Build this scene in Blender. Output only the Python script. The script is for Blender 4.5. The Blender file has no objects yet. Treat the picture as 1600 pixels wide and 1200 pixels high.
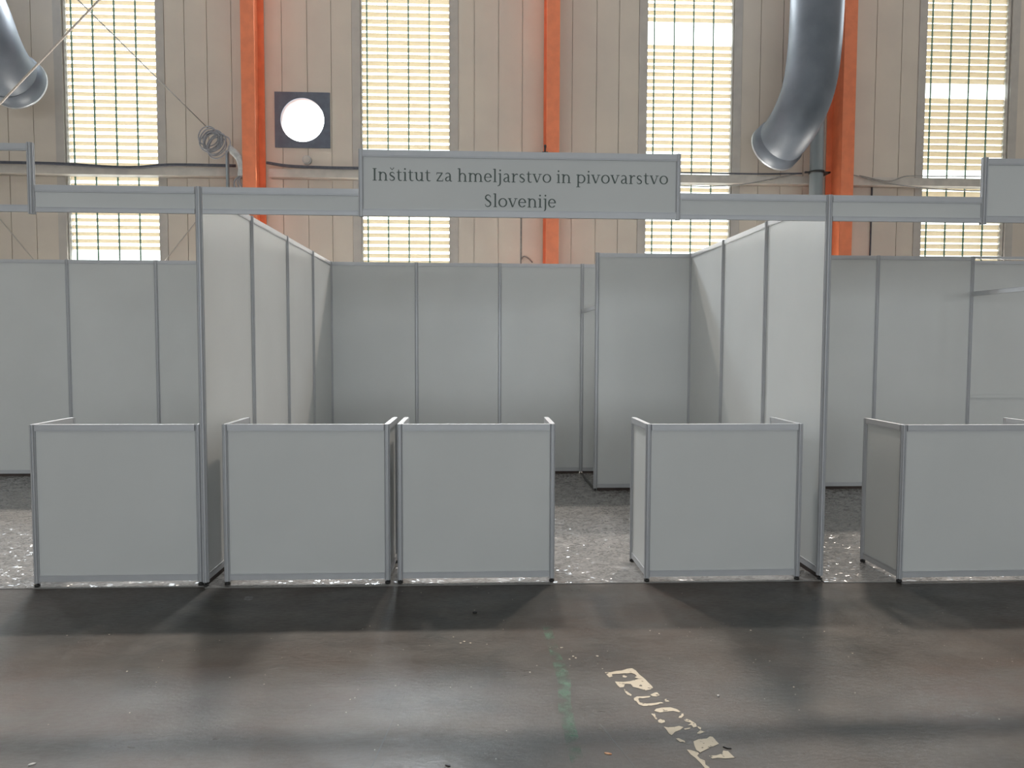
import bpy, bmesh, math, random
from mathutils import Vector, Matrix
random.seed(7)
SC = bpy.context.scene
COL = SC.collection
R = math.radians

# ------------------------------------------------------------------ camera
cd = bpy.data.cameras.new('camera'); cam = bpy.data.objects.new('camera', cd); COL.objects.link(cam)
YAW, PITCH, ROLL, FPX = 0.0459614, 0.0523666, -0.0033526, 1133.37
cd.sensor_width = 36; cd.lens = 36*FPX/1600; cd.clip_start = .05; cd.clip_end = 300
rt = Vector((math.cos(YAW), -math.sin(YAW), 0)); dd = Vector((math.sin(YAW), math.cos(YAW), 0)); zz = Vector((0, 0, 1))
fw = dd*math.cos(PITCH) - zz*math.sin(PITCH); up = dd*math.sin(PITCH) + zz*math.cos(PITCH)
r2 = rt*math.cos(ROLL) - up*math.sin(ROLL); u2 = rt*math.sin(ROLL) + up*math.cos(ROLL)
mw = Matrix((r2, u2, -fw)).transposed().to_4x4(); mw.translation = (1.72300, -4.58407, 1.52793)
cam.matrix_world = mw
SC.camera = cam

# ------------------------------------------------------------------ sky, exposure, daylight
SC.view_settings.view_transform = 'Standard'; SC.view_settings.look = 'None'
SC.view_settings.exposure = 0.0; SC.view_settings.gamma = 1.0; SC.view_settings.use_curve_mapping = False
W = bpy.data.worlds.new('sky'); SC.world = W; W.use_nodes = True
bg = W.node_tree.nodes['Background']; bg.inputs[0].default_value = (.93, .98, 1, 1); bg.inputs[1].default_value = 5.0

def area(name, loc, target, sx, sy, power, color):
    l = bpy.data.lights.new(name, 'AREA'); l.shape = 'RECTANGLE'; l.size = sx; l.size_y = sy; l.energy = power; l.color = color
    o = bpy.data.objects.new(name, l); COL.objects.link(o); o.location = loc
    o.rotation_euler = (Vector(target)-Vector(loc)).to_track_quat('-Z', 'Y').to_euler()
    return o
# high sun, spread sideways by the ribbed rooflight sheets; daylight of the rooflights and rear windows; unseen fill added from front and sides
for sl, wd_, pw, co in ((-.36, 5, 800000, (1, .89, .79)), (.04, 5, 480000, (1, .92, .84)), (.54, 6, 800000, (1, .85, .72))):
    area('sunlight', (1.6+sl*60, 60.0, 81.2), (1.6, 0, 1.0), wd_, 3.2, pw*1.3, co)
area('rooflight_daylight', (2, 7.6, 11.2), (2, 7.6, 0), 34, 4.0, 300, (1, .95, .88))
for x in (-11.81, -5.81, .19, 6.19, 12.25):
    area('window_daylight', (x, 10.94, 2.0), (x, 0, 2.0), 1.78, 2.25, 600, (1, .97, .90))
    area('upper_window_daylight', (x, 10.885, 9.7), (x, 0, 9.7), 1.78, 2.1, {.19: 800, -5.81: 420}.get(x, 200), (.82, .92, 1))
for x in (-13, -7, -1, 5, 11, 17):
    area('front_fill', (x, -29.8, 3.4), (x, 0, 2.2), 3.6, 5.0, 410, (.90, .96, 1))  # added fill lamps behind the camera; the front wall has no windows

for x in (-17.8, 21.8):
    area('side_fill', (x, -4, 5.5), (2, -1, 2), 12, 5, 150, (1, .97, .91))  # lamps added to brighten the partition sides; these walls have no windows

# ------------------------------------------------------------------ materials
def mat(name, col, rough=.5, metal=0, noise=None, bump=None, **kw):
    m = bpy.data.materials.new(name); m.use_nodes = True; nt = m.node_tree; b = nt.nodes['Principled BSDF']
    b.inputs['Base Color'].default_value = (*col, 1); b.inputs['Roughness'].default_value = rough; b.inputs['Metallic'].default_value = metal
    for k, v in kw.items(): b.inputs[k].default_value = v
    if noise or bump:
        tc = nt.nodes.new('ShaderNodeTexCoord')
    if noise:
        sc, col2, lo, hi = noise
        n = nt.nodes.new('ShaderNodeTexNoise'); n.inputs['Scale'].default_value = sc; n.inputs['Detail'].default_value = 5
        mr = nt.nodes.new('ShaderNodeMapRange'); mr.inputs[1].default_value = lo; mr.inputs[2].default_value = hi
        mx = nt.nodes.new('ShaderNodeMix'); mx.data_type = 'RGBA'; mx.inputs[6].default_value = (*col, 1); mx.inputs[7].default_value = (*col2, 1)
        nt.links.new(tc.outputs['Object'], n.inputs['Vector']); nt.links.new(n.outputs['Fac'], mr.inputs[0])
        nt.links.new(mr.outputs[0], mx.inputs[0]); nt.links.new(mx.outputs[2], b.inputs['Base Color'])
    if bump:
        sc, st = bump
        n = nt.nodes.new('ShaderNodeTexNoise'); n.inputs['Scale'].default_value = sc; n.inputs['Detail'].default_value = 4
        bp = nt.nodes.new('ShaderNodeBump'); bp.inputs['Strength'].default_value = st; bp.inputs['Distance'].default_value = .01
        nt.links.new(tc.outputs['Object'], n.inputs['Vector']); nt.links.new(n.outputs['Fac'], bp.inputs['Height']); nt.links.new(bp.outputs[0], b.inputs['Normal'])
    return m

M = {}
M['panel'] = mat('white_laminate', (.64, .66, .66), .55, noise=(1.6, (.61, .63, .63), .35, .65), bump=(350, .05))
M['alu'] = mat('anodised_aluminium', (.515, .53, .555), .42, .2, noise=(12, (.49, .505, .53), .3, .7))
M['black'] = mat('black_plastic', (.012, .012, .013), .5, noise=(40, (.02, .02, .02), .4, .6))
M['cladding'] = mat('beige_wall_sheet', (.60, .535, .455), .5, noise=(1.1, (.55, .49, .425), .35, .7), bump=(60, .05))
M['trimgrey'] = mat('grey_beige_trim', (.47, .44, .40), .5, noise=(3, (.43, .40, .37), .4, .6))
M['rail'] = mat('painted_wall_rail', (.55, .51, .46), .5, noise=(4, (.47, .44, .40), .4, .6))
M['orange'] = mat('orange_paint', (.80, .225, .10), .5, noise=(5, (.72, .20, .09), .4, .6))
M['duct'] = mat('grey_duct_sheet', (.13, .15, .18), .45, .0, noise=(2.2, (.10, .12, .145), .35, .65))
M['liplight'] = mat('painted_lit_lip', (.55, .57, .60), .35, .6, noise=(12, (.45, .47, .5), .4, .6))  # pale tone paints in the daylight catching the duct rim
M['pipe'] = mat('grey_pipe', (.22, .25, .26), .38, .0, noise=(4, (.23, .25, .26), .4, .6))
M['cable'] = mat('dark_cable', (.05, .055, .075), .6, noise=(20, (.07, .075, .09), .4, .6))
M['thin'] = mat('grey_wire', (.26, .25, .235), .6, noise=(20, (.2, .2, .19), .4, .6))
M['rope'] = mat('pale_rope', (.50, .44, .38), .8, noise=(60, (.38, .33, .29), .4, .6))
M['sleeve'] = mat('pale_grey_sleeve', (.50, .50, .49), .6, noise=(20, (.4, .4, .4), .4, .6), bump=(80, .4))
M['coil'] = mat('grey_cable_coil', (.24, .24, .26), .6, noise=(20, (.3, .3, .32), .4, .6))
M['green'] = mat('green_window_bar', (.13, .24, .17), .5, noise=(8, (.17, .27, .20), .4, .6))
M['ink'] = mat('dark_green_grey_lettering', (.075, .105, .098), .6, noise=(30, (.09, .12, .11), .4, .6))
M['fan'] = mat('dark_vent_plate', (.12, .14, .18), .5, .2, noise=(6, (.1, .115, .15), .4, .6))
M['sleevepink'] = mat('vent_sleeve', (.45, .40, .40), .5, noise=(6, (.4, .36, .36), .4, .6))
M['wood'] = mat('shelf_edge', (.40, .36, .31), .6, noise=(6, (.36, .32, .28), .4, .6))
M['tape'] = mat('worn_tape', (.16, .16, .165), .5, noise=(40, (.08, .08, .08), .45, .6))
M['chip'] = mat('orange_chip', (.50, .20, .08), .6, noise=(40, (.6, .35, .2), .4, .6))
M['fleck'] = mat('pale_flecks', (.55, .50, .43), .7, noise=(50, (.4, .36, .3), .4, .6))
M['ceiling'] = mat('ceiling_sheet', (.50, .50, .48), .6, noise=(2, (.45, .45, .43), .4, .6))
M['hall'] = mat('hall_wall', (.50, .47, .43), .6, noise=(1, (.45, .42, .39), .4, .6))
M['gapshade'] = mat('painted_gap_shade', (.035, .024, .021), .7, noise=(10, (.05, .035, .03), .4, .6))  # dark colour painting the shade in the gap under the partitions
M['door'] = mat('dark_line', (.05, .05, .05), .5, noise=(10, (.06, .06, .055), .4, .6))

# window slats: thin pale sheet that lets the sky behind it shine through
m = mat('louvre_slat', (.86, .82, .74), .5, noise=(3, (.82, .77, .68), .35, .65)); M['slat'] = m
nt = m.node_tree; b = nt.nodes['Principled BSDF']
tr = nt.nodes.new('ShaderNodeBsdfTranslucent'); tr.inputs[0].default_value = (.235, .21, .172, 1)
ms = nt.nodes.new('ShaderNodeMixShader'); ms.inputs[0].default_value = .62
nt.links.new(b.outputs[0], ms.inputs[1]); nt.links.new(tr.outputs[0], ms.inputs[2]); nt.links.new(ms.outputs[0], nt.nodes['Material Output'].inputs[0])
# clear pane
m = bpy.data.materials.new('clear_glass'); m.use_nodes = True; nt = m.node_tree; nt.nodes.remove(nt.nodes['Principled BSDF']); M['glass'] = m
tp = nt.nodes.new('ShaderNodeBsdfTransparent'); tp.inputs[0].default_value = (.94, .97, .95, 1)
gl = nt.nodes.new('ShaderNodeBsdfGlossy'); gl.inputs[1].default_value = .08
fr = nt.nodes.new('ShaderNodeFresnel'); fr.inputs[0].default_value = 1.4
ms = nt.nodes.new('ShaderNodeMixShader')
nt.links.new(fr.outputs[0], ms.inputs[0]); nt.links.new(tp.outputs[0], ms.inputs[1]); nt.links.new(gl.outputs[0], ms.inputs[2]); nt.links.new(ms.outputs[0], nt.nodes['Material Output'].inputs[0])

# hall floor: old dark screed, brown and green-grey patches, scuffed, half glossy
def floor_material():
    m = bpy.data.materials.new('worn_screed_floor'); m.use_nodes = True; nt = m.node_tree; b = nt.nodes['Principled BSDF']; L = nt.links.new
    N = nt.nodes.new
    tc = N('ShaderNodeTexCoord')
    def noise(scale, detail=5, vs=(1, 1, 1), rough=.55):
        mp = N('ShaderNodeMapping'); mp.inputs['Scale'].default_value = vs
        n = N('ShaderNodeTexNoise'); n.inputs['Scale'].default_value = scale; n.inputs['Detail'].default_value = detail; n.inputs['Roughness'].default_value = rough
        L(tc.outputs['Object'], mp.inputs[0]); L(mp.outputs[0], n.inputs['Vector']); return n.outputs['Fac']
    def rng(src, a, b_, c=0, d=1):
        r = N('ShaderNodeMapRange'); r.inputs[1].default_value = a; r.inputs[2].default_value = b_; r.inputs[3].default_value = c; r.inputs[4].default_value = d
        L(src, r.inputs[0]); return r.outputs[0]
    def mix(f, a, b_):
        x = N('ShaderNodeMix'); x.data_type = 'RGBA'; L(f, x.inputs[0])
        for s, i in ((a, 6), (b_, 7)):
            if isinstance(s, tuple): x.inputs[i].default_value = (*s, 1)
            else: L(s, x.inputs[i])
        return x.outputs[2]
    c = mix(rng(noise(.8, 6), .38, .62), (.066, .047, .036), (.038, .039, .036))
    c = mix(rng(noise(3.2, 8, (1, 1.6, 1)), .42, .72), c, (.075, .068, .060))
    c = mix(rng(noise(1.6, 9, (1, 2.2, 1), .7), .58, .75), c, (.036, .033, .030))
    c = mix(rng(noise(14, 9, (1, 2.5, 1), .75), .62, .72, 0, .8), c, (.17, .155, .135))
    c = mix(rng(noise(5, 9, (1, 7, 1), .75), .62, .70, 0, .75), c, (.016, .015, .014))
    L(c, b.inputs['Base Color'])
    r = N('ShaderNodeMath'); r.operation = 'ADD'
    L(rng(noise(2.0, 8, (1, 1.8, 1)), .35, .68, .27, .42), r.inputs[0]); L(rng(noise(22, 6, (1, 3, 1)), .4, .7, 0, .12), r.inputs[1])
    L(r.outputs[0], b.inputs['Roughness'])
    bp = N('ShaderNodeBump'); bp.inputs['Strength'].default_value = .35; bp.inputs['Distance'].default_value = .004
    L(noise(26, 8, (1, 2, 1), .7), bp.inputs['Height']); L(bp.outputs[0], b.inputs['Normal'])
    b.inputs['Specular IOR Level'].default_value = .33
    return m
M['floor'] = floor_material()

def film_material():
    m = bpy.data.materials.new('film_covered_carpet'); m.use_nodes = True; nt = m.node_tree; b = nt.nodes['Principled BSDF']; L = nt.links.new
    N = nt.nodes.new; tc = N('ShaderNodeTexCoord')
    b.inputs['Roughness'].default_value = .85
    n = N('ShaderNodeTexNoise'); n.inputs['Scale'].default_value = 2.5; n.inputs['Detail'].default_value = 7; L(tc.outputs['Object'], n.inputs['Vector'])
    x = N('ShaderNodeMix'); x.data_type = 'RGBA'; x.inputs[6].default_value = (.19, .187, .183, 1); x.inputs[7].default_value = (.27, .265, .26, 1); L(n.outputs['Fac'], x.inputs[0]); L(x.outputs[2], b.inputs['Base Color'])
    b.inputs['Coat Weight'].default_value = 1.0; b.inputs['Coat Roughness'].default_value = .14; b.inputs['Coat IOR'].default_value = 1.45; b.inputs['Specular IOR Level'].default_value = .15
    # crinkles: small facets of the film, each tipped its own way
    def vm(op, a, b_=None, sc_=None):
        v = N('ShaderNodeVectorMath'); v.operation = op; L(a, v.inputs[0])
        if isinstance(b_, tuple): v.inputs[1].default_value = b_
        elif b_ is not None: L(b_, v.inputs[1])
        if sc_ is not None: v.inputs['Scale'].default_value = sc_
        return v.outputs[0]
    mp = N('ShaderNodeMapping'); mp.inputs['Scale'].default_value = (1, 1.5, 1); mp.inputs['Rotation'].default_value = (0, 0, .4); L(tc.outputs['Object'], mp.inputs[0])
    wn = N('ShaderNodeTexNoise'); wn.inputs['Scale'].default_value = 9; L(mp.outputs[0], wn.inputs['Vector'])
    wp = vm('ADD', mp.outputs[0], vm('SCALE', wn.outputs['Color'], None, .12))
    acc = None
    for sc_, amp in ((13, .22), (58, .44)):
        vo = N('ShaderNodeTexVoronoi'); vo.inputs['Scale'].default_value = sc_; L(wp, vo.inputs['Vector'])
        o_ = vm('MULTIPLY', vm('SUBTRACT', vo.outputs['Color'], (.5, .5, .5)), (amp, amp, 0))
        acc = o_ if acc is None else vm('ADD', acc, o_)
    nrm = vm('NORMALIZE', vm('ADD', acc, (0, 0, 1)))
    L(nrm, b.inputs['Coat Normal'])
    return m
M['film'] = film_material()

def worn_paint(name, col, scale, lo, hi):
    m = bpy.data.materials.new(name); m.use_nodes = True; nt = m.node_tree; b = nt.nodes['Principled BSDF']; L = nt.links.new; N = nt.nodes.new
    b.inputs['Base Color'].default_value = (*col, 1); b.inputs['Roughness'].default_value = .6
    tc = N('ShaderNodeTexCoord'); n = N('ShaderNodeTexNoise'); n.inputs['Scale'].default_value = scale; n.inputs['Detail'].default_value = 6; L(tc.outputs['Object'], n.inputs['Vector'])
    r = N('ShaderNodeMapRange'); r.inputs[1].default_value = lo; r.inputs[2].default_value = hi; L(n.outputs['Fac'], r.inputs[0])
    tp = N('ShaderNodeBsdfTransparent'); ms = N('ShaderNodeMixShader'); L(r.outputs[0], ms.inputs[0]); L(tp.outputs[0], ms.inputs[1]); L(b.outputs[0], ms.inputs[2]); L(ms.outputs[0], nt.nodes['Material Output'].inputs[0])
    return m
M['paint'] = worn_paint('worn_cream_paint', (.50, .44, .34), 45, .33, .40)
M['greenpaint'] = worn_paint('faded_green_paint', (.055, .13, .085), 14, .42, .72)

# ------------------------------------------------------------------ mesh helpers
ORG = {}                                   # world origin of every object built, for nesting
class MB:
    def __init__(s): s.bm = bmesh.new()
    def box(s, x0, x1, y0, y1, z0, z1):
        v = [s.bm.verts.new((x, y, z)) for x in (x0, x1) for y in (y0, y1) for z in (z0, z1)]
        for f in ((0, 1, 3, 2), (4, 6, 7, 5), (0, 4, 5, 1), (2, 3, 7, 6), (0, 2, 6, 4), (1, 5, 7, 3)): s.bm.faces.new([v[i] for i in f])
        return s
    def sweep(s, prof, p0, p1, u, w):
        """closed profile [(a,b)] in the plane (u,w), pulled from p0 to p1"""
        u, w = Vector(u), Vector(w); rings = []
        for p in (p0, p1): rings.append([s.bm.verts.new(Vector(p)+u*a+w*b) for a, b in prof])
        n = len(prof)
        for i in range(n): s.bm.faces.new((rings[0][i], rings[0][(i+1) % n], rings[1][(i+1) % n], rings[1][i]))
        s.bm.faces.new(rings[0][::-1]); s.bm.faces.new(rings[1]); return s
    def tube(s, pts, r, n=10, cap=True):
        pts = [Vector(p) for p in pts]; rings = []; up = None
        for i, p in enumerate(pts):
            t = (pts[min(i+1, len(pts)-1)]-pts[max(i-1, 0)]).normalized()
            if up is None: up = Vector((0, 0, 1)) if abs(t.z) < .9 else Vector((0, 1, 0))
            a = (up - t*up.dot(t)).normalized(); b = t.cross(a); up = a
            rr = r[i] if isinstance(r, (list, tuple)) else r
            rings.append([s.bm.verts.new(p+a*math.cos(2*math.pi*k/n)*rr+b*math.sin(2*math.pi*k/n)*rr) for k in range(n)])
        for i in range(len(rings)-1):
            for k in range(n):
                f = s.bm.faces.new((rings[i][k], rings[i][(k+1) % n], rings[i+1][(k+1) % n], rings[i+1][k])); f.smooth = True
        if cap: s.bm.faces.new(rings[0][::-1]); s.bm.faces.new(rings[-1])
        return s
    def poly(s, pts, z0, z1):
        return s.sweep([(0, 0)], (0, 0, 0), (0, 0, 0), (1, 0, 0), (0, 1, 0)) if not pts else s.sweep(pts, (0, 0, z0), (0, 0, z1), (1, 0, 0), (0, 1, 0))
    def build(s, name, m, parent=None, bevel=0, smooth=False):
        org = ORG.get(parent, Vector((0, 0, 0))) if parent else Vector((0, 0, 0))
        bmesh.ops.recalc_face_normals(s.bm, faces=s.bm.faces)
        me = bpy.data.meshes.new(name)
        if org.length: bmesh.ops.translate(s.bm, verts=s.bm.verts, vec=-org)
        s.bm.to_mesh(me); s.bm.free(); me.materials.append(M[m])
        o = bpy.data.objects.new(name, me); COL.objects.link(o)
        if parent: o.parent = parent
        ORG[o] = org
        if bevel:
            bv = o.modifiers.new('bevel', 'BEVEL'); bv.width = bevel; bv.segments = 2; bv.limit_method = 'ANGLE'
        return o

def tag(o, label, cat, group=None):
    o['label'] = label; o['category'] = cat
    if group: o['group'] = group
    return o
def thing(name, label, cat, loc=(0, 0, 0), group=None):
    o = bpy.data.objects.new(name, None); COL.objects.link(o); o.location = loc; o.empty_display_size = .1; ORG[o] = Vector(loc)
    return tag(o, label, cat, group)
def struct(o): o['kind'] = 'structure'; return o
def curve(pts, n=8):
    """Catmull-Rom through points"""
    P = [Vector(p) for p in pts]; P = [2*P[0]-P[1]]+P+[2*P[-1]-P[-2]]; out = []
    for i in range(1, len(P)-2):
        for k in range(n):
            t = k/n; a, b, c, d = P[i-1:i+3]
            out.append(.5*((2*b)+(c-a)*t+(2*a-5*b+4*c-d)*t*t+(3*b-a-3*c+d)*t**3))
    return out+[P[-2]]
# ribbed translucent rooflight sheet
m = bpy.data.materials.new('rooflight_sheet'); m.use_nodes = True; nt = m.node_tree; nt.nodes.remove(nt.nodes['Principled BSDF']); M['rooflight'] = m
tp = nt.nodes.new('ShaderNodeBsdfTransparent'); tp.inputs[0].default_value = (.20, .20, .20, 1)
nt.links.new(tp.outputs[0], nt.nodes['Material Output'].inputs[0])

# ------------------------------------------------------------------ the hall
X0, X1, YF, YB, ZC = -18.0, 22.0, -30.0, 10.9, 11.5
struct(MB().box(X0, X1, YF, YB+.3, -.2, 0).build('floor', 'floor'))
RL0, RL1 = 5.0, 10.86
struct(MB().box(X0, X1, YF, RL0, ZC, ZC+.2).box(X0, X0+1, RL0, YB+.3, ZC, ZC+.2).box(X1-1, X1, RL0, YB+.3, ZC, ZC+.2).box(X0+1, X1-1, RL1, YB+.3, ZC, ZC+.2).build('ceiling', 'ceiling'))
struct(MB().box(X0+1, X1-1, RL0, RL1, ZC+.05, ZC+.055).build('window_7', 'rooflight'))
struct(MB().box(X0-.2, X0, YF, YB+.3, 0, ZC).build('wall_left', 'hall'))
struct(MB().box(X1, X1+.2, YF, YB+.3, 0, ZC).build('wall_right', 'hall'))
struct(MB().box(X0, X1, YF-.2, YF, 0, ZC).build('wall_front', 'hall'))
WIN = [(-12.752, -10.88), (-6.744, -4.877), (-.736, 1.122), (5.262, 7.127), (11.307, 13.193)]
WZ0, WZ1 = .85, 10.8
FX, FZ = -1.925, 6.182                       # round vent
# rear wall: openings for the four tall windows, the vent and the high window; the cladding boards are real strips with open joints
w = MB()
def wallbox(x0, x1, z0, z1):
    w.box(x0, x1, YB+.03, YB+.22, z0, z1)
xs = [X0]+[v for p in WIN for v in p]+[X1]
for i in range(0, len(xs), 2):
    a, b_ = xs[i], xs[i+1]
    if i == 4:
        wallbox(a, FX-.52, WZ0, WZ1); wallbox(FX+.52, b_, WZ0, WZ1); wallbox(FX-.52, FX+.52, WZ0, FZ-.52); wallbox(FX-.52, FX+.52, FZ+.52, WZ1)
    else: wallbox(a, b_, WZ0, WZ1)
wallbox(X0, X1, 0, WZ0); wallbox(X0, X1, WZ1, ZC)
def boards(x0, x1, seams, hole=None):
    e = [x0]+[s for s in seams if x0+.05 < s < x1-.05]+[x1]
    for a, b_ in zip(e[:-1], e[1:]):
        a += .006; b_ -= .006
        if hole and b_ > FX-.52 and a < FX+.52:
            w.box(a, b_, YB, YB+.04, WZ0, FZ-.52); w.box(a, b_, YB, YB+.04, FZ+.52, WZ1)
            if a < FX-.52: w.box(a, FX-.52, YB, YB+.04, FZ-.52, FZ+.52)
            if b_ > FX+.52: w.box(FX+.52, b_, YB, YB+.04, FZ-.52, FZ+.52)
        else: w.box(a, b_, YB, YB+.04, WZ0, WZ1)
TR = .168
bays = [(X0, WIN[0][0]-TR)]+[(WIN[k][1]+TR, WIN[k+1][0]-TR) for k in range(4)]+[(WIN[4][1]+TR, X1)]
seams = [-10.32, -9.81, -9.29, -8.77, -8.32, -7.855, -7.351, -4.302, -3.850, -3.359, -2.338, -1.821, -1.33, 1.625, 2.133, 2.629, 3.679, 4.193, 4.668, 7.693, 8.18, 8.671, 9.653, 10.208, 10.764, 13.71, 14.23, 14.74, 15.26, 15.78]
for i, (a, b_) in enumerate(bays): boards(a, b_, seams, i == 2)
struct(w.build('wall_back', 'cladding'))

GAPS = {0: [], 1: [], 4: [], 2: [(7.90, 8.34)], 3: [(6.87, 7.23), (5.15, 5.33)]}
SLH = {4: .078, 0: .075, 1: .085, 2: .080, 3: .104}
TOP = {4: 0, 0: 0, 1: .026, 2: .065, 3: .04}
for i, (a, b_) in enumerate(WIN[1:]+WIN[:1]):
    o = thing('window_%d' % (i+1), 'tall louvred window', 'window', ((a+b_)/2, YB, WZ0)); del o['label']; del o['category']; struct(o)
    MB().box(a-TR, a, YB-.012, YB+.04, WZ0, WZ1).box(b_, b_+TR, YB-.012, YB+.04, WZ0, WZ1).box(a-TR, b_+TR, YB-.012, YB+.04, WZ1, WZ1+.13).box(a-TR, b_+TR, YB-.012, YB+.04, WZ0-.13, WZ0) \
        .box(a-.005, a+.02, YB+.04, YB+.2, WZ0, WZ1).box(b_-.02, b_+.005, YB+.04, YB+.2, WZ0, WZ1).build('window_frame', 'trimgrey', o)
    MB().box(a, b_, YB+.12, YB+.124, WZ0, WZ1).build('glass_pane', 'glass', o)
    bars = [.149, .575, 1.008, 1.434] if i in (0, 4) else ([.129, .556, .988, 1.421] if i == 1 else [.168, .594, 1.008, 1.434])
    for bx in bars: MB().box(a+bx-.013, a+bx+.013, YB+.07, YB+.09, WZ0, WZ1).build('vertical_bar', 'green', o)
    s = MB(); z = (3.507 if i == 0 else 3.08)+TOP[i]; hh = SLH[i]/2
    while z < WZ1:
        if not any(g0 < z < g1 for g0, g1 in GAPS[i]):
            dz = random.uniform(-.003, .003)
            s.sweep([(-.003, 0), (.003, 0), (.003+.028, 2*hh), (-.003+.028, 2*hh)], (a, YB+.18, z+dz), (b_, YB+.18, z+dz*.2), (0, -1, 0), (0, 0, 1))
        z += .1428
    s.build('louvre_slats', 'slat', o)
struct(MB().box(2.60, 2.628, YB-.008, YB-.001, 2.6, 4.35).tube(curve([(2.615, YB-.02, 3.36), (2.68, YB-.05, 3.42), (2.78, YB-.04, 3.38), (2.86, YB-.02, 3.30)], 6), .016, 8).build('trim_5', 'thin'))
# horizontal wall rail between the columns
struct(MB().box(-18, -3.075, 10.668, YB-.002, 4.968, 5.136).build('trim_1', 'rail', bevel=.004))
struct(MB().box(-2.571, 2.96, 10.668, YB-.002, 4.968, 5.136).build('trim_2', 'rail', bevel=.004))
struct(MB().box(3.451, 9.007, 10.668, YB-.002, 4.968, 5.136).build('trim_3', 'rail', bevel=.004))
struct(MB().box(9.549, 22, 10.668, YB-.002, 4.968, 5.136).build('trim_4', 'rail', bevel=.004))

for x, lab in ((-2.816, 'orange steel column left of the round vent'), (3.209, 'orange steel column rising behind the lettered sign'), (9.284, 'orange steel column beside the large grey bent duct')):
    c = MB(); c.box(x-.132, x+.132, 10.19, 10.212, 0, ZC); c.box(x-.008, x+.008, 10.21, 10.86, 0, ZC); c.box(x-.132, x+.132, 10.852, 10.875, 0, ZC)
    tag(c.build('steel_column', 'orange', bevel=.002), lab, 'column', 'orange steel columns along the rear wall')

# round vent
t = thing('round_vent', 'square dark plate with a round open hole, daylight showing through', 'vent', (FX, YB-.03, FZ-.565))
f = MB(); n = 48; ri = []; ro = []; rib = []; rob = []
for k in range(n):
    a = 2*math.pi*k/n; cx, cz = math.cos(a), math.sin(a); q = .565/max(abs(cx), abs(cz))
    for L_, rr, y in ((ri, .446, YB-.035), (ro, q, YB-.035), (rib, .446, YB-.003), (rob, q, YB-.003)): L_.append(f.bm.verts.new((FX+cx*rr, y, FZ+cz*rr)))
for k in range(n):
    j = (k+1) % n
    for A, B in ((ri, ro), (ro, rob), (rob, rib), (rib, ri)): f.bm.faces.new((A[k], A[j], B[j], B[k]))
f.build('vent_plate', 'fan', t)
f = MB()
for y0, y1 in ((YB-.003, YB+.35),):
    A = []; B = []; C_ = []; D_ = []
    for k in range(n):
        a = 2*math.pi*k/n
        for L_, rr, y in ((A, .449, y0), (B, .449, y1), (C_, .458, y1), (D_, .458, y0)): L_.append(f.bm.verts.new((FX+math.cos(a)*rr, y, FZ+math.sin(a)*rr)))
    for k in range(n):
        j = (k+1) % n
        for P, Q in ((A, B), (B, C_), (C_, D_), (D_, A)): fc = f.bm.faces.new((P[k], P[j], Q[j], Q[k])); fc.smooth = True
f.build('vent_sleeve', 'sleevepink', t)

# small round junction box under the vent, on the wall
t = thing('junction_box', 'small round junction box on the wall below the round vent', 'box', (-1.834, YB, 5.27))
MB().tube([(-1.834, YB-.002, 5.36), (-1.834, YB-.09, 5.36)], .09, 20).build('box_body', 'sleeve', t)
MB().tube([(-1.834, YB-.09, 5.36), (-1.834, YB-.11, 5.36)], .07, 20).build('box_lid', 'rail', t)

# ducts
def duct(label, path, rad, end_c, end_dir, rim):
    t = thing('air_duct', label, 'duct', path[-1])
    pts = curve(path, 10)
    MB().tube(pts, rad, 40, cap=False).build('duct_pipe', 'duct', t)
    e = Vector(end_dir).normalized(); c = Vector(end_c)
    MB().tube([c-e*.20, c-e*.12, c, c+e*.06], [rad*.98, rim*.99, rim, rim], 48, cap=False).build('duct_collar', 'duct', t)
    MB().tube([c+e*.06, c+e*.09, c+e*.09, c+e*.03], [rim, rim+.008, rim-.012, rim-.02], 48, cap=False).build('collar_lip', 'liplight', t)
    return t
duct('large grey air duct bending down beside the right orange column',
     [(8.154, 9.35, 11.45), (8.154, 9.35, 11.183), (8.167, 9.35, 9.115), (8.173, 9.35, 8.146), (8.141, 9.35, 7.242), (8.063, 9.376, 6.531), (7.947, 9.557, 6.04), (7.857, 9.893, 5.756), (7.805, 10.125, 5.652)], .485, (7.792, 10.177, 5.627), (-.25, 1, -.40), .525)
duct('grey air duct end cut by the left edge of the picture',
     [(-8.15, 9.35, 11.45), (-8.08, 9.35, 10.3), (-7.95, 9.35, 9.244), (-7.649, 9.35, 8.275), (-7.351, 9.35, 7.565), (-7.222, 9.453, 7.048), (-7.209, 9.738, 6.764), (-7.209, 10.099, 6.634)], .485, (-7.209, 10.151, 6.609), (0, 1, -.25), .53)

# grey vertical pipe with clamp beside the right column
t = thing('vertical_pipe', 'vertical grey pipe left of the right orange column, running down behind the stand', 'pipe', (8.696, 10.319, 0))
MB().tube([(8.696, 10.319, 0), (8.696, 10.319, 8.469)], .136, 28).build('pipe_run', 'pipe', t)
MB().tube([(8.696, 10.319, 5.11), (8.696, 10.319, 5.155)], .155, 28).box(8.451, 8.981, 10.293, 10.345, 5.116, 5.148).box(8.93, 8.981, 10.293, 10.66, 5.116, 5.148).build('pipe_clamp', 'black', t)

# ropes, coil, cables
def line(name, label, cat, pts, r, m, grp=None, n=8, smooth=True):
    return tag(MB().tube(curve(pts, 8) if smooth else pts, r, n).build(name, m), label, cat, grp)

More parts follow.
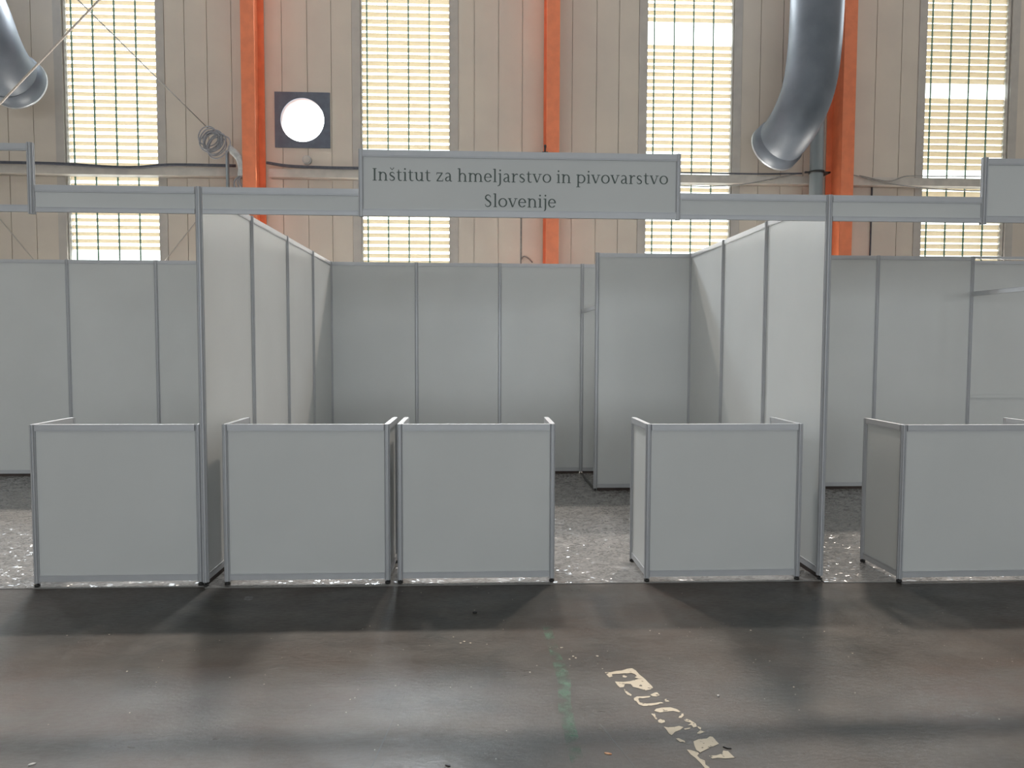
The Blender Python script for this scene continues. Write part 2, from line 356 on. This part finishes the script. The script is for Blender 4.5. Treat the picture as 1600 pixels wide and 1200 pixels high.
line('tension_rope', 'pale taut rope slanting across the upper left corner, down to the left', 'rope', [(0.66, 10.513, 11.45), (-4.438, 7.799, 7.116), (-5.65, 7.153, 5.23), (-6.8, 3.0, .02)], .016, 'rope', smooth=False)
line('thin_rope', 'thin dark rope slanting down right to the hanging cable coil', 'rope', [(-8.67, 4.40, 11.2), (-5.140, 8.5, 7.423), (-3.63, 10.254, 5.807)], .010, 'thin', smooth=False)
t = MB()
for k in range(13):
    cx, cz = -3.56+random.uniform(-.05, .22), 5.0; cz = 5.57-(cx+3.56)*.9+random.uniform(-.03, .03); ra, rb = random.uniform(.12, .19), random.uniform(.17, .26); th = random.uniform(-.9, -.4)
    pts = []
    for q in range(25):
        a = 2*math.pi*q/24; ux, uz = math.cos(a)*ra, math.sin(a)*rb
        pts.append((cx+ux*math.cos(th)-uz*math.sin(th)*1, 10.06+.02*math.sin(a*2+k)+k*.005, cz+ux*math.sin(th)+uz*math.cos(th)))
    t.tube(pts, .012, 8)
tag(t.build('cable_coil', 'coil'), 'messy bundle of coiled cable hanging left of the left orange column', 'cable')
t = thing('cable_sleeve', 'pale bent sleeve of cables hanging under the coil beside the left column', 'sleeve', (-2.984, 10.254, 4.593))
MB().tube(curve([(-3.217, 10.319, 5.446), (-3.152, 10.254, 5.368), (-3.036, 10.254, 5.239), (-2.978, 10.254, 5.045), (-2.997, 10.254, 4.877)], 8), [.058]*8+[.071]*24+[.065], 18).build('sleeve_tube', 'sleeve', t)
for dx in (-.04, 0, .03):
    MB().tube(curve([(-3.0+dx*.5, 10.254+dx*.3, 4.89), (-3.07+dx*1.3, 10.254, 4.79), (-3.04+dx*2, 10.254, 4.66), (-2.96+dx*1.3, 10.254, 4.46)], 8), .015, 8).build('loose_cable', 'coil', t)
line('conduit_pipe', 'thin grey conduit running down the wall beside the left orange column', 'pipe', [(-3.294, 10.358, 5.40), (-3.294, 10.358, 0)], .036, 'pipe', smooth=False)
line('dark_cable', 'thick dark cable lying along the wall rail under the leftmost window', 'cable', [(-10.194, 10.616, 5.174), (-7.881, 10.616, 5.168), (-6.63, 10.616, 5.155), (-5.751, 10.616, 5.11), (-5.181, 10.616, 5.11), (-4.482, 10.616, 5.168), (-3.217, 10.616, 5.168)], .031, 'cable')
line('dark_cable', 'dark cable lying along the wall rail between round vent and sign', 'cable', [(-2.596, 10.616, 5.239), (-2.248, 10.616, 5.187), (-1.916, 10.616, 5.168), (-1.279, 10.616, 5.155), (-0.747, 10.616, 5.155), (-0.116, 10.616, 5.161), (1.047, 10.616, 5.155), (2.985, 10.616, 5.168)], .031, 'cable')
line('thin_cable', 'thin grey cable sagging below the wall rail right of the sign', 'cable', [(3.631, 10.59, 4.929), (5.924, 10.59, 4.884), (6.561, 10.59, 4.878), (7.239, 10.59, 4.928), (7.783, 10.59, 5.027), (8.412, 10.552, 5.161)], .012, 'thin')
line('thin_cable', 'thin grey cable sagging right of the right orange column', 'cable', [(9.446, 10.59, 5.187), (9.769, 10.59, 5.123), (10.261, 10.59, 5.008), (11.239, 10.59, 4.897), (12.571, 10.59, 4.864), (14.485, 10.59, 4.98)], .012, 'thin')
line('thin_cable', 'thin cable curving on the wall rail below the rightmost window', 'cable', [(9.769, 10.629, 5.155), (10.399, 10.629, 5.045), (10.803, 10.629, 5.155), (11.513, 10.629, 5.161), (11.928, 10.629, 5.174), (13.71, 10.629, 5.161)], .012, 'thin')
line('dark_cable', 'dark cable on the wall rail between sign and right orange column', 'cable', [(3.502, 10.616, 5.155), (5.957, 10.616, 5.159), (7.508, 10.616, 5.155), (8.477, 10.513, 5.155)], .017, 'cable')
line('drop_wire', 'dark wire running straight down the wall right of the right column', 'wire', [(10.177, 10.862, 4.968), (10.177, 10.862, 0.2)], .018, 'cable', smooth=False)
line('bracing_wire', 'thin diagonal bracing wire behind the left stand, falling to the right', 'wire', [(-8.191, 10.836, 4.27), (-7.451, 10.836, 3.329), (-6.835, 10.836, 2.526)], .010, 'trimgrey', smooth=False)
line('bracing_wire', 'thin diagonal bracing wire left of the tall partition end, falling to the left', 'wire', [(-3.863, 10.836, 4.386), (-4.634, 10.836, 3.42), (-4.819, 10.836, 3.184)], .010, 'trimgrey', smooth=False)
t = thing('floodlight', 'small dark floodlight fixed to the middle orange column above the sign', 'lamp', (3.037, 10.125, 5.239))
MB().box(2.985, 3.102, 10.074, 10.187, 5.265, 5.407).build('lamp_head', 'black', t, bevel=.008)
MB().box(3.031, 3.063, 10.125, 10.187, 5.407, 5.497).tube([(3.047, 10.125, 5.497), (3.047, 10.125, 5.549)], .026, 10).build('lamp_bracket', 'black', t)

# ------------------------------------------------------------------ stand system parts
def octprof(r, slot=.0045, dep=.006):
    pts = []
    for k in range(8):
        a0 = math.pi/8+k*math.pi/4; a1 = a0+math.pi/4
        p = Vector((math.cos(a0)*r, math.sin(a0)*r)); q = Vector((math.cos(a1)*r, math.sin(a1)*r)); m_ = (p+q)/2; d = (q-p).normalized(); nn = m_.normalized()
        pts += [p, m_-d*slot, m_-d*slot-nn*dep, m_+d*slot-nn*dep, m_+d*slot]
    return [(v.x, v.y) for v in pts]
OCT = octprof(.0215)
OCTS = octprof(.0185, .0035, .005)
def railprof(h, t=.0085, up=True):
    # face with a fine groove near the panel side
    g = .006 if up else h-.006
    L_ = [(-t, 0), (t, 0)]
    a = [(t, g-.0015), (t-.003, g-.0015), (t-.003, g+.0015), (t, g+.0015)]
    b_ = [(-t, g+.0015), (-t+.003, g+.0015), (-t+.003, g-.0015), (-t, g-.0015)]
    return L_+a+[(t, h), (-t, h)]+b_
def put_rail(name, parent, p0, p1, h, up=True, t=.0085, m='alu'):
    d = (Vector(p1)-Vector(p0)).normalized(); u = Vector((-d.y, d.x, 0))
    return MB().sweep(railprof(h, t, up), p0, p1, u, (0, 0, 1)).build(name, m, parent)
def put_panel(name, parent, x0, y0, x1, y1, z0, z1, t=.002, m='panel'):
    d = (Vector((x1, y1, 0))-Vector((x0, y0, 0))).normalized(); u = Vector((-d.y, d.x, 0))
    return MB().sweep([(-t, z0), (t, z0), (t, z1), (-t, z1)], (x0, y0, 0), (x1, y1, 0), u, (0, 0, 1)).build(name, m, parent)
def post(parent, x, y, z1=2.5, prof=OCT, z0=.03, name='upright_post', foot=True):
    o = MB().sweep(prof, (x, y, z0), (x, y, z1), (1, 0, 0), (0, 1, 0)).build(name, 'alu', parent)
    if foot: MB().tube([(x, y, FLOORZ), (x, y, .012), (x, y, .012), (x, y, .034)], [.017, .017, .007, .007], 14).build('levelling_foot', 'black', o)
    return o
FLOORZ = .005
def wall_run(label, nodes, posts=None, group=None, skip=(), tops=None):
    """partition wall through the given (x, y) nodes"""
    t = thing('partition_wall', label, 'partition wall', (*nodes[0], FLOORZ), group)
    for k, (x, y) in enumerate(nodes):
        if posts is None or k in posts: post(t, x, y)
    for k in range(len(nodes)-1):
        if k in skip: continue
        a, b_ = Vector((*nodes[k], 0)), Vector((*nodes[k+1], 0)); d = (b_-a).normalized(); g = .0205
        a = a+d*g; b_ = b_-d*g; zt = 2.496 if not tops else tops.get(k, 2.496)
        put_rail('top_rail', t, (a.x, a.y, zt-.042), (b_.x, b_.y, zt-.042), .042, True)
        put_rail('bottom_rail', t, (a.x, a.y, .035), (b_.x, b_.y, .035), .042, False)
        put_panel('gap_shade_strip', t, a.x, a.y, b_.x, b_.y, FLOORZ, .037, .006, 'gapshade')  # added dark filler, stands in for the shade below the bottom rail
        put_panel('infill_panel', t, a.x-.0, a.y, b_.x, b_.y, .072, zt-.036)
    return t
XL, XR = .0, 3.965
wall_run('tall white partition wall on the left side of the middle stand, running to the rear', [(XL, .02), (.006, 1.02), (.008, 2.03), (.008, 3.03), (.006, 3.98)], None, 'white partition walls')
wall_run('rear white partition wall of the middle stand, behind the paired counters', [(.006, 3.98), (.995, 4.0), (1.97, 4.0), (2.945, 4.0), (3.94, 4.0)], [1, 2, 3, 4], 'white partition walls')
wall_run('tall white partition wall on the right side of the middle stand', [(XR, .02), (3.960, 1.0), (3.955, 1.98), (3.945, 2.97), (3.94, 4.0)], [0, 1, 2, 3], 'white partition walls')
wall_run('rear white partition wall of the left stand, behind the leftmost counter', [(.006, 3.98), (-.99, 4.0), (-1.99, 4.0), (-2.985, 4.0), (-3.98, 4.0), (-4.97, 4.0)], [1, 2, 3, 4, 5], 'white partition walls')
wall_run('rear white partition wall of the right stand, behind the rightmost counter', [(3.945, 2.97), (4.95, 2.98), (5.955, 2.985), (6.99, 2.985)], [1, 2, 3], 'white partition walls')
# storage cabin in the rear corner of the middle stand
t = thing('storage_cabin', 'narrow white storage cubicle in the rear right corner of the middle stand', 'cubicle', (2.955, 2.97, FLOORZ))
post(t, 2.955, 2.97)
put_rail('top_rail', t, (2.975, 2.97, 2.454), (3.925, 2.97, 2.454), .042, True)
put_rail('bottom_rail', t, (2.975, 2.97, .035), (3.925, 2.97, .035), .042, False)
put_panel('gap_shade_strip', t, 2.975, 2.97, 3.925, 2.97, FLOORZ, .037, .006, 'gapshade')
put_panel('infill_panel', t, 2.975, 2.97, 3.925, 2.97, .072, 2.46)
put_rail('door_crossbar', t, (2.951, 2.995, 1.915), (2.947, 3.975, 1.915), .042, False, .012)
MB().box(2.935, 2.965, 2.995, 3.975, FLOORZ, .012).build('door_threshold', 'door', t)
# storage cabin at the far right
t = thing('storage_cabin', 'white storage cubicle at the right edge with a bar over its doorway', 'cubicle', (6.99, 2.0, FLOORZ))
post(t, 7.0, 2.0); post(t, 7.99, 2.985)
MB().box(7.012, 7.97, 2.977, 2.993, 2.472, 2.500).build('top_rail', 'alu', t)
put_panel('infill_panel', t, 7.012, 3.02, 7.97, 3.02, .05, 2.455)
MB().box(7.012, 7.97, 3.008, 3.032, 2.425, 2.457).build('panel_top_rail', 'alu', t)
put_rail('cross_rail', t, (7.012, 3.008, .98), (7.97, 3.008, .98), .042, True, .006, 'panel')
put_rail('door_crossbar', t, (6.99, 2.96, 2.075), (6.998, 2.025, 2.075), .046, False, .012)

# ------------------------------------------------------------------ fascia boards over the stand fronts
YFA = .02
def fascia(label, x0, x1, z0, z1, panel=True, y=YFA, ends=(False, False), name='fascia_board', cat='fascia board', grp='grey fascia boards over the stand fronts', rt_=.042, rb_=.030, pz=None):
    t = thing(name, label, cat, (x0, y, z0), grp)
    put_rail('top_rail', t, (x0, y, z1-rt_), (x1, y, z1-rt_), rt_, True, .010)
    put_rail('bottom_rail', t, (x0, y, z0), (x1, y, z0), rb_, False, .010)
    if panel: put_panel('fascia_panel', t, x0, y, x1, y, z0+.02, z1-.03, .003, 'panel')
    for e, x in zip(ends, (x0, x1)):
        if e: MB().sweep(OCT, (x, y, z0-.012), (x, y, z1+.006), (1, 0, 0), (0, 1, 0)).build('end_post', 'alu', t)
    return t
Z0, Z1 = 2.335, 2.498
fascia('low fascia board over the leftmost counter, left of the tall partition end', -.975, -.024, Z0, Z1)
fascia('low fascia board of the middle stand between left partition end and lettered sign', .024, .985, Z0, Z1)
fascia('low fascia board of the middle stand between lettered sign and right partition end', 2.975, 3.942, Z0, Z1)
fascia('low fascia board of the right stand beside the blank raised sign', 3.988, 4.966, Z0, Z1)
fascia('raised empty sign frame without a panel at the left edge', -2.98, -1.0, Z0, 2.745, False, ends=(True, True), name='empty_signboard', cat='sign frame', grp=None, rb_=.042)
fascia('raised blank sign board at the right edge', 4.985, 6.96, Z0+.002, 2.745, True, ends=(True, False), name='sign_board', cat='sign', grp=None, rb_=.042)
s = fascia('raised sign board reading Inštitut za hmeljarstvo in pivovarstvo Slovenije', 1.003, 2.965, 2.322, 2.722, True, y=-.045, name='sign_board', cat='sign', grp=None, rb_=.042)
for x in (1.003, 2.965): MB().sweep(octprof(.0165, .003, .004), (x, -.045, 2.318), (x, -.045, 2.726), (1, 0, 0), (0, 1, 0)).build('end_post', 'alu', s)
for x in (1.02, 2.95): MB().box(x-.01, x+.01, -.035, .010, 2.34, 2.46).build('mounting_bracket', 'alu', s)

# lettering: serif letters drawn as strokes of varying width
TK, TN, SF = .175, .085, .075
def arc(cx, cy, rx, ry, a0, a1, n=18, thin=TN, thick=TK):
    out = []
    for i in range(n+1):
        a = R(a0+(a1-a0)*i/n); out.append((cx+math.cos(a)*rx, cy+math.sin(a)*ry, thin+(thick-thin)*abs(math.cos(a))**1.3))
    return out
def st(x, y0, y1, w=TK): return [(x, y0, w), (x, y1, w)]
def sf(x0, x1, y): return [(x0, y, SF), (x1, y, SF)]
def foot(x, h=.2): return sf(x-h, x+h, SF/2)
def flag(x, y=1): return [(x-.22, y-.06, SF), (x, y-.03, .10)]
def lean(*p): return list(p)
DOT = lambda x: [(x-.10, 1.33, .02), (x-.07, 1.33, .15), (x, 1.33, .21), (x+.07, 1.33, .15), (x+.10, 1.33, .02)]
S_ = [(.66, .76, .05), (.62, .87, .08), (.48, .95, .10), (.32, .93, .12), (.20, .82, .14), (.20, .68, .16), (.34, .56, .17), (.52, .46, .17), (.66, .33, .16), (.66, .18, .14), (.55, .07, .12), (.38, .03, .10), (.22, .08, .08), (.14, .24, .05)]
G = {
 'I': (.68, [st(.34, 0, 1.38, .19), foot(.34, .23), sf(.11, .57, 1.345)]),
 'l': (.56, [st(.28, 0, 1.5), foot(.28), flag(.28, 1.5)]),
 'i': (.56, [st(.28, 0, 1), foot(.28), flag(.28), DOT(.27)]),
 'j': (.55, [[(.32, 1, TK), (.32, .0, TK), (.31, -.18, .16), (.24, -.32, .13), (.12, -.40, .09), (.0, -.42, .05)], flag(.32), DOT(.31)]),
 'n': (1.20, [st(.28, 0, 1), foot(.28), flag(.28), arc(.60, .58, .32, .36, 165, 0, thick=.17), st(.92, 0, .6), foot(.92)]),
 'h': (1.20, [st(.28, 0, 1.5), foot(.28), flag(.28, 1.5), arc(.60, .58, .32, .36, 165, 0, thick=.17), st(.92, 0, .6), foot(.92)]),
 'm': (1.80, [st(.28, 0, 1), foot(.28), flag(.28), arc(.58, .60, .30, .34, 165, 0, thick=.17), st(.88, 0, .62), foot(.88, .17), arc(1.18, .60, .30, .34, 165, 0, thick=.17), st(1.50, 0, .62), foot(1.50)]),
 'u': (1.18, [st(.26, .4, 1), flag(.26), arc(.56, .40, .30, .35, 180, 330, thick=.17), st(.88, 0, 1), flag(.88), sf(.88, 1.1, SF/2)]),
 'r': (.84, [st(.28, 0, 1), foot(.28, .22), flag(.28), [(.34, .66, .09), (.44, .84, .10), (.58, .93, .12), (.70, .93, .13), (.78, .86, .10)]]),
 't': (.74, [[(.30, 1.28, .05), (.30, 1.0, TK), (.30, .28, TK), (.34, .12, .15), (.45, .04, .12), (.58, .04, .09), (.68, .08, .05)], sf(.06, .64, .955)]),
 'z': (.94, [[(.12, .95, .10), (.80, .95, .10)], [(.76, .95, .14), (.16, .05, .14)], [(.12, .05, .10), (.84, .05, .10)], [(.14, .95, .07), (.13, .72, .05)], [(.82, .05, .07), (.84, .30, .05)]]),
 'a': (1.0, [[(.20, .80, .06), (.26, .90, .10), (.42, .95, .10), (.58, .92, .12), (.68, .80, .15), (.70, .62, TK), (.70, .14, TK), (.76, .05, .12), (.92, .04, .07)], [(.70, .56, .08), (.50, .53, .09), (.30, .44, .13), (.20, .28, .16), (.24, .12, .14), (.38, .05, .10), (.54, .09, .08), (.70, .22, .07)]]),
 's': (.86, [S_]),
 'š': (.86, [S_, [(.20, 1.48, .07), (.42, 1.22, .11), (.64, 1.48, .07)]]),
 'e': (1.02, [[(.14, .54, .08), (.86, .54, .08)], arc(.50, .5, .36, .45, 0, 312)+[(.86, .22, .05)]]),
 'o': (1.12, [arc(.56, .5, .41, .45, 0, 360, 32)]),
 'v': (1.10, [[(.18, .96, TK), (.54, .03, TK)], [(.90, .96, .09), (.56, .03, .09)], sf(.0, .38, .96), sf(.70, 1.08, .96)]),
 'p': (1.20, [st(.28, -.44, 1), sf(.06, .52, -.41), flag(.28), arc(.60, .5, .42, .45, 150, -150, 26)]),
 'S': (1.02, [[(x*1.18, y*1.40, w_*1.08) for x, y, w_ in S_]]),
 ' ': (.50, []),
}
def stroke(mb, pts, ox, oz, sc, y0, y1):
    L_, Rr = [], []
    for i, (x, z, w_) in enumerate(pts):
        a = Vector(pts[max(i-1, 0)][:2]); b_ = Vector(pts[min(i+1, len(pts)-1)][:2]); d = (b_-a).normalized(); n = Vector((-d.y, d.x))*w_/2
        L_.append((ox+(x+n.x)*sc, oz+(z+n.y)*sc)); Rr.append((ox+(x-n.x)*sc, oz+(z-n.y)*sc))
    for i in range(len(pts)-1):
        q = [L_[i], L_[i+1], Rr[i+1], Rr[i]]
        f_ = [mb.bm.verts.new((x, y0, z)) for x, z in q]; mb.bm.faces.new(f_)
def write(txt, xa, xb, zbase, y, kz=1.0):
    wid = sum(G[c][0] for c in txt); sc = (xb-xa)/wid; mb = MB(); x = xa
    for c in txt:
        adv, strokes = G[c]
        for j, s_ in enumerate(strokes): stroke(mb, s_, x, zbase, sc, y-j*.00004, y)
        x += adv*sc
    return mb
x0_, x1_, wds = 1.067, 2.905, 'Inštitut za hmeljarstvo in pivovarstvo'
sc_ = (x1_-x0_)/sum(G[c][0] for c in wds); x_ = x0_
for wd in wds.split(' '):
    w_ = sum(G[c][0] for c in wd)*sc_
    write(wd, x_, x_+w_, 2.537, -.0487).build('printed_word', 'ink', s); x_ += w_+G[' '][0]*sc_
write('Slovenije', 1.752, 2.205, 2.385, -.0487).build('printed_word', 'ink', s)

# ------------------------------------------------------------------ counters
def make_counter(wd=1.0, dp=.44, h=1.025):
    t = thing('counter', '', 'counter', (0, 0, 0), 'open-backed white counters')
    P = [(0, 0), (wd, 0), (0, dp), (wd, dp)]
    for x, y in P:
        o = MB().sweep(OCTS, (x, y, .022), (x, y, h), (1, 0, 0), (0, 1, 0)).build('corner_post', 'alu', t)
        MB().tube([(x, y, 0), (x, y, .014), (x, y, .014), (x, y, .03)], [.017, .017, .007, .007], 14).build('levelling_foot', 'black', o)
    for nm, a, b_ in (('front', P[0], P[1]), ('side', P[0], P[2]), ('side', P[1], P[3])):
        d = (Vector(b_)-Vector(a)).normalized()*.0175; a = Vector(a)+d; b_ = Vector(b_)-d
        put_rail('top_rail', t, (a.x, a.y, h-.040), (b_.x, b_.y, h-.040), .040, True, .0165)
        put_rail('bottom_rail', t, (a.x, a.y, .030), (b_.x, b_.y, .030), .040, False, .009)
        put_panel(nm+'_panel', t, a.x, a.y, b_.x, b_.y, .064, h-.034)
    return t
def copy_tree(o, parent=None):
    c = o.copy(); COL.objects.link(c); c.parent = parent
    for ch in list(o.children): copy_tree(ch, c)
    return c
C0 = make_counter(.985)
CT = [(-1.052, .045, 0, 1.012, 'white counter left of the tall left partition, leftmost of all counters'),
      (.128, .04, -.3, 1.013, 'white counter standing just right of the tall left partition end'),
      (1.222, .035, 0, .975, 'white counter under the lettered sign, right one of the touching pair'),
      (2.815, .012, .4, .995, 'white counter in front of the storage cubicle, left of the right partition'),
      (4.455, -.060, .5, 1.02, 'rightmost white counter, cut by the right edge of the picture')]
for i, (x, y, rz, sx, lab) in enumerate(CT):
    o = C0 if i == 0 else copy_tree(C0)
    o.location = (x, y, FLOORZ); o.rotation_euler.z = R(rz); o.scale = (sx/.985, 1, 1); o['label'] = lab

# ------------------------------------------------------------------ film-covered carpet in each stand
def carpet(label, x0, x1, y0, y1):
    return tag(MB().box(x0, x1, y0, y1, 0, FLOORZ).build('carpet', 'film'), label, 'carpet', 'film-covered carpets')
carpet('grey carpet under crinkled clear film in the middle stand', .004, 3.96, -.015, 3.99)
carpet('grey carpet under crinkled clear film in the left stand', -5.0, -.004, .012, 3.99)
carpet('grey carpet under crinkled clear film in the right stand', 3.966, 9.2, -.055, 2.975)

# ------------------------------------------------------------------ painted floor lettering, marks, crumbs
LETTERS = {
 'F1': [(2.315,-1.28),(2.341,-1.283),(2.373,-1.27),(2.399,-1.266),(2.428,-1.249),(2.452,-1.244),(2.465,-1.268),(2.473,-1.313),(2.487,-1.353),(2.46,-1.352),(2.443,-1.339),(2.457,-1.326),(2.452,-1.306),(2.437,-1.292),(2.418,-1.298),(2.409,-1.296),(2.372,-1.3),(2.344,-1.303),(2.344,-1.325),(2.327,-1.334),(2.322,-1.317)],
 'F2': [(2.39,-1.323),(2.399,-1.306),(2.402,-1.32),(2.412,-1.328),(2.402,-1.34),(2.39,-1.335)],
 'R1': [(2.345,-1.376),(2.357,-1.379),(2.383,-1.382),(2.415,-1.376),(2.459,-1.355),(2.487,-1.353),(2.496,-1.396),(2.503,-1.424),(2.504,-1.445),(2.488,-1.459),(2.465,-1.467),(2.439,-1.445),(2.416,-1.432),(2.413,-1.404),(2.392,-1.4),(2.385,-1.403),(2.375,-1.431),(2.357,-1.435),(2.35,-1.414)],
 'R2': [(2.372,-1.447),(2.377,-1.465),(2.387,-1.488),(2.395,-1.503),(2.39,-1.516),(2.376,-1.502),(2.371,-1.478)],
 'U1': [(2.477,-1.506),(2.503,-1.488),(2.512,-1.486),(2.517,-1.513),(2.498,-1.525),(2.482,-1.52)],
 'U2': [(2.398,-1.536),(2.414,-1.521),(2.439,-1.521),(2.474,-1.518),(2.471,-1.53),(2.436,-1.538),(2.422,-1.533),(2.414,-1.55),(2.417,-1.575),(2.442,-1.585),(2.475,-1.582),(2.506,-1.574),(2.517,-1.582),(2.48,-1.597),(2.453,-1.604),(2.424,-1.606),(2.407,-1.591),(2.403,-1.562),(2.395,-1.555)],
 'U3': [(2.528,-1.554),(2.537,-1.546),(2.545,-1.572),(2.528,-1.571)],
 'C1': [(2.46,-1.647),(2.472,-1.631),(2.498,-1.622),(2.536,-1.621),(2.56,-1.638),(2.568,-1.659),(2.561,-1.663),(2.54,-1.651),(2.506,-1.656),(2.48,-1.662)],
 'C2': [(2.568,-1.675),(2.576,-1.674),(2.573,-1.691),(2.558,-1.71),(2.546,-1.709),(2.553,-1.694),(2.562,-1.69)],
 'C3': [(2.441,-1.671),(2.457,-1.666),(2.456,-1.686),(2.456,-1.717),(2.449,-1.715),(2.447,-1.694)],
 'C4': [(2.456,-1.725),(2.469,-1.714),(2.484,-1.726),(2.482,-1.739),(2.466,-1.748),(2.455,-1.74)],
 'T1': [(2.468,-1.774),(2.482,-1.78),(2.509,-1.779),(2.531,-1.771),(2.546,-1.781),(2.526,-1.803),(2.503,-1.815),(2.483,-1.839),(2.475,-1.828),(2.473,-1.8)],
 'T2': [(2.564,-1.725),(2.578,-1.718),(2.59,-1.73),(2.604,-1.757),(2.601,-1.779),(2.585,-1.786),(2.583,-1.767),(2.567,-1.767),(2.577,-1.76),(2.588,-1.749),(2.568,-1.737)],
 'T3': [(2.604,-1.776),(2.616,-1.787),(2.609,-1.805),(2.603,-1.79)],
 'T4': [(2.586,-1.829),(2.606,-1.808),(2.621,-1.82),(2.594,-1.834)],
 'T5': [(2.545,-1.792),(2.574,-1.785),(2.567,-1.796),(2.546,-1.801)],
 'A1': [(2.492,-1.864),(2.504,-1.861),(2.522,-1.882),(2.521,-1.893),(2.502,-1.888)],
 'A2': [(2.555,-1.887),(2.578,-1.873),(2.613,-1.869),(2.63,-1.854),(2.64,-1.857),(2.648,-1.908),(2.6,-1.936),(2.558,-1.964),(2.548,-1.947),(2.55,-1.917)],
 'L1': [(2.513,-1.942),(2.526,-1.946),(2.548,-1.96),(2.552,-1.97),(2.54,-1.985),(2.545,-2.005),(2.559,-2.018),(2.553,-2.042),(2.563,-2.062),(2.545,-2.072),(2.539,-2.035),(2.529,-1.998),(2.518,-1.975)],
 'L2': [(2.583,-1.987),(2.613,-1.985),(2.639,-1.973),(2.649,-1.954),(2.666,-1.958),(2.67,-1.978),(2.676,-2.003),(2.638,-2.007),(2.611,-2.001),(2.591,-2.006)],
}

t = thing('floor_lettering', 'worn cream painted letters FRUCTAL on the dark floor', 'floor marking', (2.4, -1.5, 0))
for ch in 'FRUCTAL':
    mb = MB()
    for k, pts in LETTERS.items():
        if k[0] == ch:
            f_ = [mb.bm.verts.new((x, y, .0015)) for x, y in pts]; fc = mb.bm.faces.new(f_)
    bmesh.ops.triangulate(mb.bm, faces=mb.bm.faces)
    mb.build('painted_letter', 'paint', t)
mb = MB()
for pts in ([(2.070, -.72), (2.118, -.73), (2.125, -1.0), (2.15, -1.33), (2.12, -1.55), (2.11, -2.0), (2.13, -2.3), (2.08, -2.3), (2.06, -1.95), (2.06, -1.6), (2.085, -1.38), (2.08, -1.1)],):
    mb.bm.faces.new([mb.bm.verts.new((x, y, .001)) for x, y in pts])
bmesh.ops.triangulate(mb.bm, faces=mb.bm.faces)
tag(mb.build('green_paint_line', 'greenpaint'), 'faded green painted line on the floor in front of the touching counters', 'floor marking')
MBX = MB()
MBX.sweep([(-.002, 0), (.002, 0), (.002, .0008), (-.002, .0008)], (1.40, -1.45, 0), (1.325, -2.1, 0), (1, .1, 0), (0, 0, 1))
MBX.sweep([(-.002, 0), (.002, 0), (.002, .0008), (-.002, .0008)], (2.215, -1.74, 0), (2.32, -2.15, 0), (1, .1, 0), (0, 0, 1))
o = MBX.build('trim_6', 'door'); struct(o)
def flake(name, label, x, y, w_, h_, m, ang=0, z=.002, cat='litter'):
    mb = MB(); n = 9; c, s_ = math.cos(ang), math.sin(ang); P = []
    for k in range(n):
        a = 2*math.pi*k/n; r = random.uniform(.75, 1.1); u, v = math.cos(a)*w_*r, math.sin(a)*h_*r; P.append((u*c-v*s_, u*s_+v*c))
    mb.sweep(P, (x, y, 0), (x, y, z), (1, 0, 0), (0, 1, 0))
    return tag(mb.build(name, m), label, cat)
flake('tape_piece', 'small worn grey tape piece on the floor before the second counter', .334, -.208, .028, .05, 'tape', .4, .001)
flake('orange_leaf', 'tiny orange-brown leaf on the floor left of the painted letters', 2.209, -1.957, .014, .006, 'chip', -.4, .003)
flake('dark_chip', 'small dark chip lying at the lower end of the painted letters', 2.671, -1.935, .016, .006, 'black', -.5, .004)
flake('dark_pebble', 'small dark lump on the floor under the lettered sign', 1.702, -.501, .012, .008, 'black', 0, .008)
flake('white_pebble', 'small round white pebble right of the painted letters', 2.771, -1.531, .006, .006, 'sleeve', 0, .006)
flake('dark_splinter', 'small dark splinter at the bottom edge of the picture', 1.613, -2.01, .012, .006, 'black', -.5, .004)
flake('pale_chip', 'pale chip on the floor in the lower left corner', .100, -1.943, .012, .007, 'sleeve', .5, .004)
mb = MB()
for k in range(110):
    x = random.uniform(-.6, 5.0); y = random.choice((random.uniform(-2.2, -.05), random.uniform(-1.5, -.7))); r = random.choice((.0015, .002, .0025, .004))
    mb.sweep([(math.cos(a)*r*random.uniform(.6, 1.3), math.sin(a)*r*random.uniform(.6, 1.3)) for a in [i*math.pi/3 for i in range(6)]], (x, y, 0), (x, y, .0015), (1, 0, 0), (0, 1, 0))
for x, y in ((2.143, -.994), (2.168, -1.131), (2.19, -1.10), (1.632, -.919), (1.65, -.90), (1.682, -.921), (2.20, -1.12), (2.31, -1.10), (3.19, -.809)):
    mb.sweep([(math.cos(a)*.008*random.uniform(.4, 1.2), math.sin(a)*.007*random.uniform(.4, 1.2)) for a in [i*math.pi/3 for i in range(6)]], (x, y, 0), (x, y, .0015), (1, 0, 0), (0, 1, 0))
o = tag(mb.build('floor_crumbs', 'fleck'), 'tiny pale crumbs and flecks scattered over the dark hall floor', 'debris'); o['kind'] = 'stuff'
